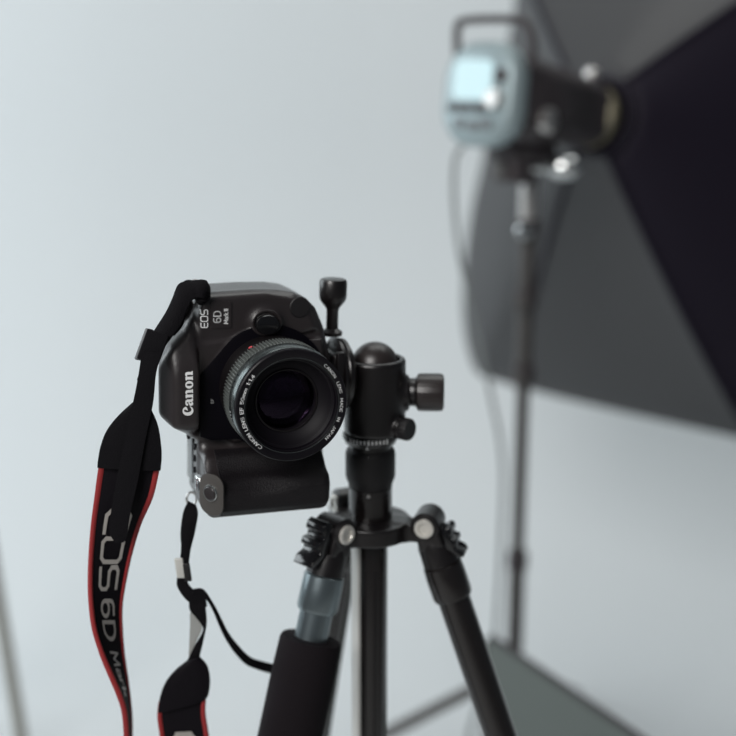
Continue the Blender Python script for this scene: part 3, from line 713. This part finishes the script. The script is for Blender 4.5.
tab2 = Ribbon(rows([((190, 659, .709), (199, 657, .709)), ((176, 670, .7085), (207, 666, .7095)), ((166, 682, .708), (210, 680, .710)), ((160, 697, .708), (208.5, 694, .710)), ((158, 712, .708), (203.5, 700, .710))]), .0042, .0008)
tab2.flip = True
tab2.build('pad_end', 'pad', strap, nq=7)
pad2 = Ribbon(rows([((159, 702, .7095), (206, 694, .712)), ((158, 716, .7095), (205, 712, .712)), ((160, 732, .7095), (207.5, 730, .712)), ((163, 760, .7095), (212, 760, .712)), ((168, 800, .710), (218, 800, .712))]), .0028)
pad2.flip = True
pd2 = pad2.build('shoulder_pad', 'pad', strap, nq=9)
redge(pad2, pd2, -.012, .085); redge(pad2, pd2, .915, 1.012)
padword(pad2, pd2, [('e_logo', 733, 758, .70, .30)], wd=.2)

# ================================================================== STUDIO FLASH, STAND, SOFTBOX
rear = Yp(485, 95, 1.40); ring = Yp(607, 118, 1.60); A = (ring - rear).normalized()
sx = A.cross(Vector((0, 0, 1))).normalized(); sy = sx.cross(A)       # sx: right as seen from behind, sy: up
FM = Matrix(((sx.x, sy.x, A.x, rear.x), (sx.y, sy.y, A.y, rear.y), (sx.z, sy.z, A.z, rear.z), (0, 0, 0, 1)))
flash = tag(empty('studio_flash', mtx=FM), 'dark studio flash head with silver blue rear panel and carrying handle', 'studio light')
X_, Y_, Z_ = Vector((1, 0, 0)), Vector((0, 1, 0)), Vector((0, 0, 1))
b = MB(); pr = rrect(.050, .053, .034, 6); n = len(pr); secs = [(0.004, .93), (.012, .98), (.06, .95), (.14, .85), (.208, .77), (.215, .73)]
for z, s in secs:
    for (x, y) in pr: b.v.append(Vector((x*s, y*s - .12*max(0, z-.1)*0, z)))
for k in range(len(secs)-1):
    for i in range(n): j = (i+1) % n; b.f.append((k*n+i, k*n+j, (k+1)*n+j, (k+1)*n+i))
b.f.append(tuple(range(n))); b.f.append(tuple((len(secs)-1)*n+i for i in range(n)))
b.build('lamp_housing', 'lampbody', flash)
for y in (-.024, -.012, .0, .012, .024):
    MB().box((.0445, y, .11), (.0012, .0022, .06), bev=.0008).build('cooling_rib', 'nylon', flash)
b = MB(); pr2 = rrect(.052, .0585, .040, 8); n = len(pr2)
for z, s in ((.012, .97), (.006, 1.0), (-.006, 1.0), (-.013, .93), (-.016, .82)):
    for (x, y) in pr2: b.v.append(Vector((x*s, y*s, z)))
for k in range(4):
    for i in range(n): j = (i+1) % n; b.f.append((k*n+i, k*n+j, (k+1)*n+j, (k+1)*n+i))
b.f.append(tuple(range(n))); b.f.append(tuple(4*n+i for i in range(n)))
rp = b.build('rear_panel', 'lamppanel', flash)
MB().prism(rrect(.027, .022, .010), (-.006, .015, -.0163), X_, Y_, -Z_, .0015).build('display_screen', 'display', rp)
for x, y in ((-.030, -.016), (-.012, -.016), (.008, -.016)): MB().prism(rrect(.007, .005, .002), (x, y, -.0163), X_, Y_, -Z_, .003).build('panel_button', 'lampbody', rp)
for x, y in ((-.020, -.034), (.0, -.036), (.018, -.034)): MB().prism(rrect(.006, .006, .003), (x, y, -.0163), X_, Y_, -Z_, .003).build('panel_button', 'bucklem', rp)
MB().lathe([(.011, 0), (.011, .010), (.009, .012)], (.028, -.006, -.0155), -Z_, n=24).build('control_dial', 'steel', rp)
MB().lathe([(.008, 0), (.008, .004), (.007, .005)], (.032, .020, -.0155), -Z_, n=20).build('control_dial', 'lampbody', rp)
hp = [Vector(q) for q in ((-.046, .035, .004), (-.049, .060, .002), (-.048, .077, 0), (-.040, .083, 0), (0, .084, 0), (.036, .082, 0), (.048, .076, .002), (.054, .058, .006), (.054, .03, .01))]
MB().tube(catmull(hp, 5), .0048, 10).build('carrying_handle', 'lampbody', flash)
MB().lathe([(.028, .205), (.038, .208), (.041, .211), (.041, .226), (.034, .236)], (0, 0, 0), Z_, n=48).build('mount_ring', 'brass', flash)
MB().lathe([(.008, 0), (.009, .003), (.009, .014), (.007, .016)], (.012, .038, .202), Y_, n=20).build('locking_knob', 'steel', flash)
MB().lathe([(.012, 0), (.015, .002), (.015, .010), (.012, .012)], (.044, -.022, .058), X_, n=24).build('locking_knob', 'steel', flash)
# tilt bracket below
MB().box((0, -.056, .085), (.022, .012, .045), bev=.006).build('tilt_bracket', 'lampbody', flash)
MB().box((.0, -.078, .075), (.018, .018, .024), bev=.006).build('bracket_clamp', 'lampbody', flash)
b = MB().lathe([(.006, 0), (.006, .02), (.011, .024), (.015, .034), (.014, .05), (.008, .056)], (.016, -.076, .085), Vector((.75, .10, .6)), n=24); b.build('tilt_lever', 'chrome', flash)
MB().lathe([(.008, 0), (.011, .002), (.011, .010), (.009, .012)], (-.005, -.082, .056), -Z_, n=20).build('locking_knob', 'stand', flash)

# stand
PX, PY = .2005, 1.50
zt = Yp(525, 172, PY).z; zh = .34
st = tag(empty('light_stand', (PX, PY, .012)), 'dark light stand carrying the studio flash', 'light stand')
so = st.location.copy()
def sbuild(mb, name, m, parent=st, base=so): mb.v = [q - base for q in mb.v]; return mb.build(name, m, parent)
zat = lambda py: Yp(515, py, PY).z
sbuild(MB().cyl((PX, PY, zat(385)), (PX, PY, zt), .0105), 'upper_tube', 'stand')
sbuild(MB().cyl((PX, PY, zat(232)), (PX, PY, zt+.004), .0118), 'spigot', 'steel')
sbuild(MB().cyl((PX, PY, zat(560)), (PX, PY, zat(383)), .0085), 'middle_tube', 'stand')
sbuild(MB().cyl((PX, PY, .10), (PX, PY, zat(558)), .0108), 'lower_tube', 'stand')
for py in (228, 298, 374, 560):
    k = sbuild(MB().cyl((PX, PY, zat(py)-.012), (PX, PY, zat(py)+.012), .0145 if py != 560 else .0135), 'tube_clamp', 'lampbody')
    if py != 560: sbuild(MB().lathe([(.004, 0), (.004, .008), (.010, .010), (.010, .018), (.008, .020)], (PX-.004, PY-.012, zat(py)), (-.25, -1, 0), n=20), 'clamp_knob', 'chrome' if py == 228 else 'stand', k)
def stand_legs(cx, cy, zh, azs, rad, m, build, zb=.012):
    build(MB().cyl((cx, cy, zh-.015), (cx, cy, zh+.018), .018), 'leg_hub', 'lampbody' if m == 'stand' else m)
    build(MB().cyl((cx, cy, .08), (cx, cy, .11), .016), 'lower_hub', 'lampbody' if m == 'stand' else m)
    for az in azs:
        d = Vector((math.cos(R(az)), math.sin(R(az)), 0)); p = Vector((cx, cy, zh)) + d*.018; q = Vector((cx, cy, zb+.011)) + d*rad
        build(MB().cyl(p, q, .0085), 'leg', m)
        mid = p.lerp(q, .45); build(MB().cyl(Vector((cx, cy, .095)) + d*.015, mid, .005), 'brace', m)
stand_legs(PX, PY, zh, (178, 70, 310), .55, 'stand', sbuild)
# cord of the flash
cpts = [Yp(*q) for q in ((462, 148, 1.44), (455, 160, 1.43), (454, 200, 1.44), (459, 250, 1.46), (470, 300, 1.475), (482, 350, 1.48), (492, 400, 1.485), (500, 440, 1.485), (503, 480, 1.485), (501, 540, 1.485), (498, 600, 1.485), (492, 660, 1.47), (470, 730, 1.44))]
cpts.append(Vector((cpts[-1].x - .08, 1.4, .016))); cpts.append(Vector((cpts[-1].x - .5, 1.5, .016)))
b = MB().tube(catmull(cpts, 6), .0028, 8); o = b.build('power_cord', 'cord', None)
tag(o, 'thin grey power cord drooping beside the light stand pole', 'cord')

# softbox
LN = .30; ring = rear + A*.24
sbx = tag(empty('softbox', mtx=Matrix(((sx.x, sy.x, A.x, ring.x), (sx.y, sy.y, A.y, ring.y), (sx.z, sy.z, A.z, ring.z), (0, 0, 0, 1)))), 'large black fabric softbox on the front of the studio flash', 'softbox')
rim = {'BL': (-.278, -.424), 'BR': (.14, -.432), 'TR': (.175, .27), 'TL': (-.373, .313)}
# contour between the rod tips, following the bowed cloth
side = {
 'left': [(-.373, .313), (-.357, .215), (-.36, .158), (-.375, .051), (-.392, -.061), (-.405, -.149), (-.408, -.26), (-.394, -.35), (-.362, -.412), (-.32, -.420), (-.278, -.424)],
 'bottom': [(-.278, -.424), (-.146, -.428), (-.002, -.430), (.09, -.431), (.14, -.432)],
 'right': [(.14, -.432), (.20, -.30), (.235, -.10), (.235, .05), (.21, .18), (.175, .27)],
 'top': [(.175, .27), (.12, .31), (0, .35), (-.18, .34), (-.373, .313)],
}
def panel(name, cont, m):
    vs, fs = [], []; NS = 14; n = len(cont)
    P = catmull([Vector((x, y, 0)) for x, y in cont], 4); n = len(P)
    angs = []
    for k, p in enumerate(P):
        e = p.normalized()
        for i in range(NS+1):
            s = i/NS; rr = .046 + (p.length-.046)*s*(1.22-.22*s); z = .012 + (LN-.012)*s
            u = k/(n-1); sag = 1 - .035*math.sin(PI*u)*math.sin(PI*s)
            vs.append(Vector((e.x*rr*sag, e.y*rr*sag, z)))
        vs.append(Vector((p.x*1.0, p.y*1.0, LN+.05)))
    w_ = NS+2
    for k in range(n-1):
        for i in range(w_-1): fs.append((k*w_+i, (k+1)*w_+i, (k+1)*w_+i+1, k*w_+i+1))
    me = mesh(name, vs, fs, True, 60); o = link(name, me, m, sbx)
    s_ = o.modifiers.new('thick', 'SOLIDIFY'); s_.thickness = .0015; s_.offset = 0
    return o
panel('fabric_panel', side['left'], 'nylon'); panel('fabric_panel', side['bottom'], 'nylon')
panel('fabric_panel', side['top'], 'nylon'); p_ = panel('fabric_panel', side['right'], 'nylond'); p_['label'] = 'fabric panel turned towards the viewer, darkened in colour for its shade'
for k_, (x, y) in rim.items():
    e = Vector((x, y, 0)).normalized(); Lr = Vector((x, y, 0)).length; pts = []
    for i in range(15):
        s = i/14; rr = .046 + (Lr-.046)*s*(1.22-.22*s); pts.append(Vector((e.x*rr, e.y*rr, .012 + (LN-.012)*s - .001)))
    MB().tube(pts, .0035, 8).build('rod_seam', 'nylond', sbx)
MB().lathe([(.045, .0), (.052, .002), (.052, .014), (.044, .016)], (0, 0, 0), Z_, n=48, closed=False).build('speed_ring', 'nylond', sbx)
dv = [Vector((x*.985, y*.985, LN+.012)) for k_ in ('left', 'bottom', 'right', 'top') for x, y in side[k_][:-1]]
dm = mesh('diffuser', dv + [Vector((0, 0, LN+.016))], [(i, (i+1) % len(dv), len(dv)) for i in range(len(dv))])
link('diffuser', dm, 'diffuser', sbx)

# grey reflector panel low on the right
e0, e1 = Yp(487, 633, 1.40), Yp(652, 737, 1.14); zt_ = e0.z
dd = Vector((e1.x - e0.x, e1.y - e0.y, 0)).normalized(); nn = Vector((dd.y, -dd.x, 0))
if nn.y > 0: nn = -nn
rf = tag(empty('reflector_panel', (e0.x, e0.y, .012)), 'upright grey reflector panel with a dark rim behind the right tripod leg', 'reflector')
ro = rf.location.copy(); W = .56
def rbuild(mb, name, m, parent=rf): mb.v = [q - ro for q in mb.v]; return mb.build(name, m, parent)
hc = (zt_ + .06)/2
rbuild(MB().box(Vector((e0.x, e0.y, hc)) + dd*W/2, (W/2-.004, .003, (zt_-.06)/2-.004), (dd, nn, Z_)), 'grey_cloth', 'grey')
def rt(z): return Vector((e0.x, e0.y, z))
cyl = MB(); cyl.tube([rt(.06), rt(zt_-.01), rt(zt_) + dd*.012, rt(zt_) + dd*(W-.012), rt(zt_-.01) + dd*W, rt(.06) + dd*W, rt(.055) + dd*.01, rt(.06)], .0035, 10)
rbuild(cyl, 'rim_frame', 'lampbody')
for t in (.12, .88):
    p = rt(0) + dd*W*t; f = MB(); f.box(Vector((p.x, p.y, .022)), (.012, .11, .010), (dd, nn, Z_), .004); f.box(Vector((p.x, p.y, .045)), (.008, .008, .02), (dd, nn, Z_), .003)
    rbuild(f, 'foot', 'lampbody')

# second stand, mostly outside the frame on the left
QX, QY = -.62, 1.62
s2 = tag(empty('light_stand', (QX, QY, .012)), 'grey stand leg slanting across the bottom left corner', 'light stand')
s2o = s2.location.copy()
def s2build(mb, name, m): mb.v = [q - s2o for q in mb.v]; return mb.build(name, m, s2)
s2build(MB().cyl((QX, QY, .10), (QX, QY, 1.9), .012), 'pole', 'olive')
pA, pB = Yp(-18, 500, 1.55), Yp(25, 760, 1.50)
dl = (pB - pA).normalized(); foot = pA + dl*((.022 - pA.z)/dl.z); hubp = pA - dl*((Vector((QX, QY, 0)) - Vector((pA.x, pA.y, 0))).length*0 + .10)
s2build(MB().cyl(hubp, foot, .009), 'leg', 'olive')
s2build(MB().cyl(Vector((QX, QY, hubp.z)), hubp, .009), 'brace', 'olive')
for az in (120, 240):
    s2build(MB().cyl((QX, QY, .55), (QX + .35*math.cos(R(az)), QY + .35*math.sin(R(az)), .022), .011), 'leg', 'olive')
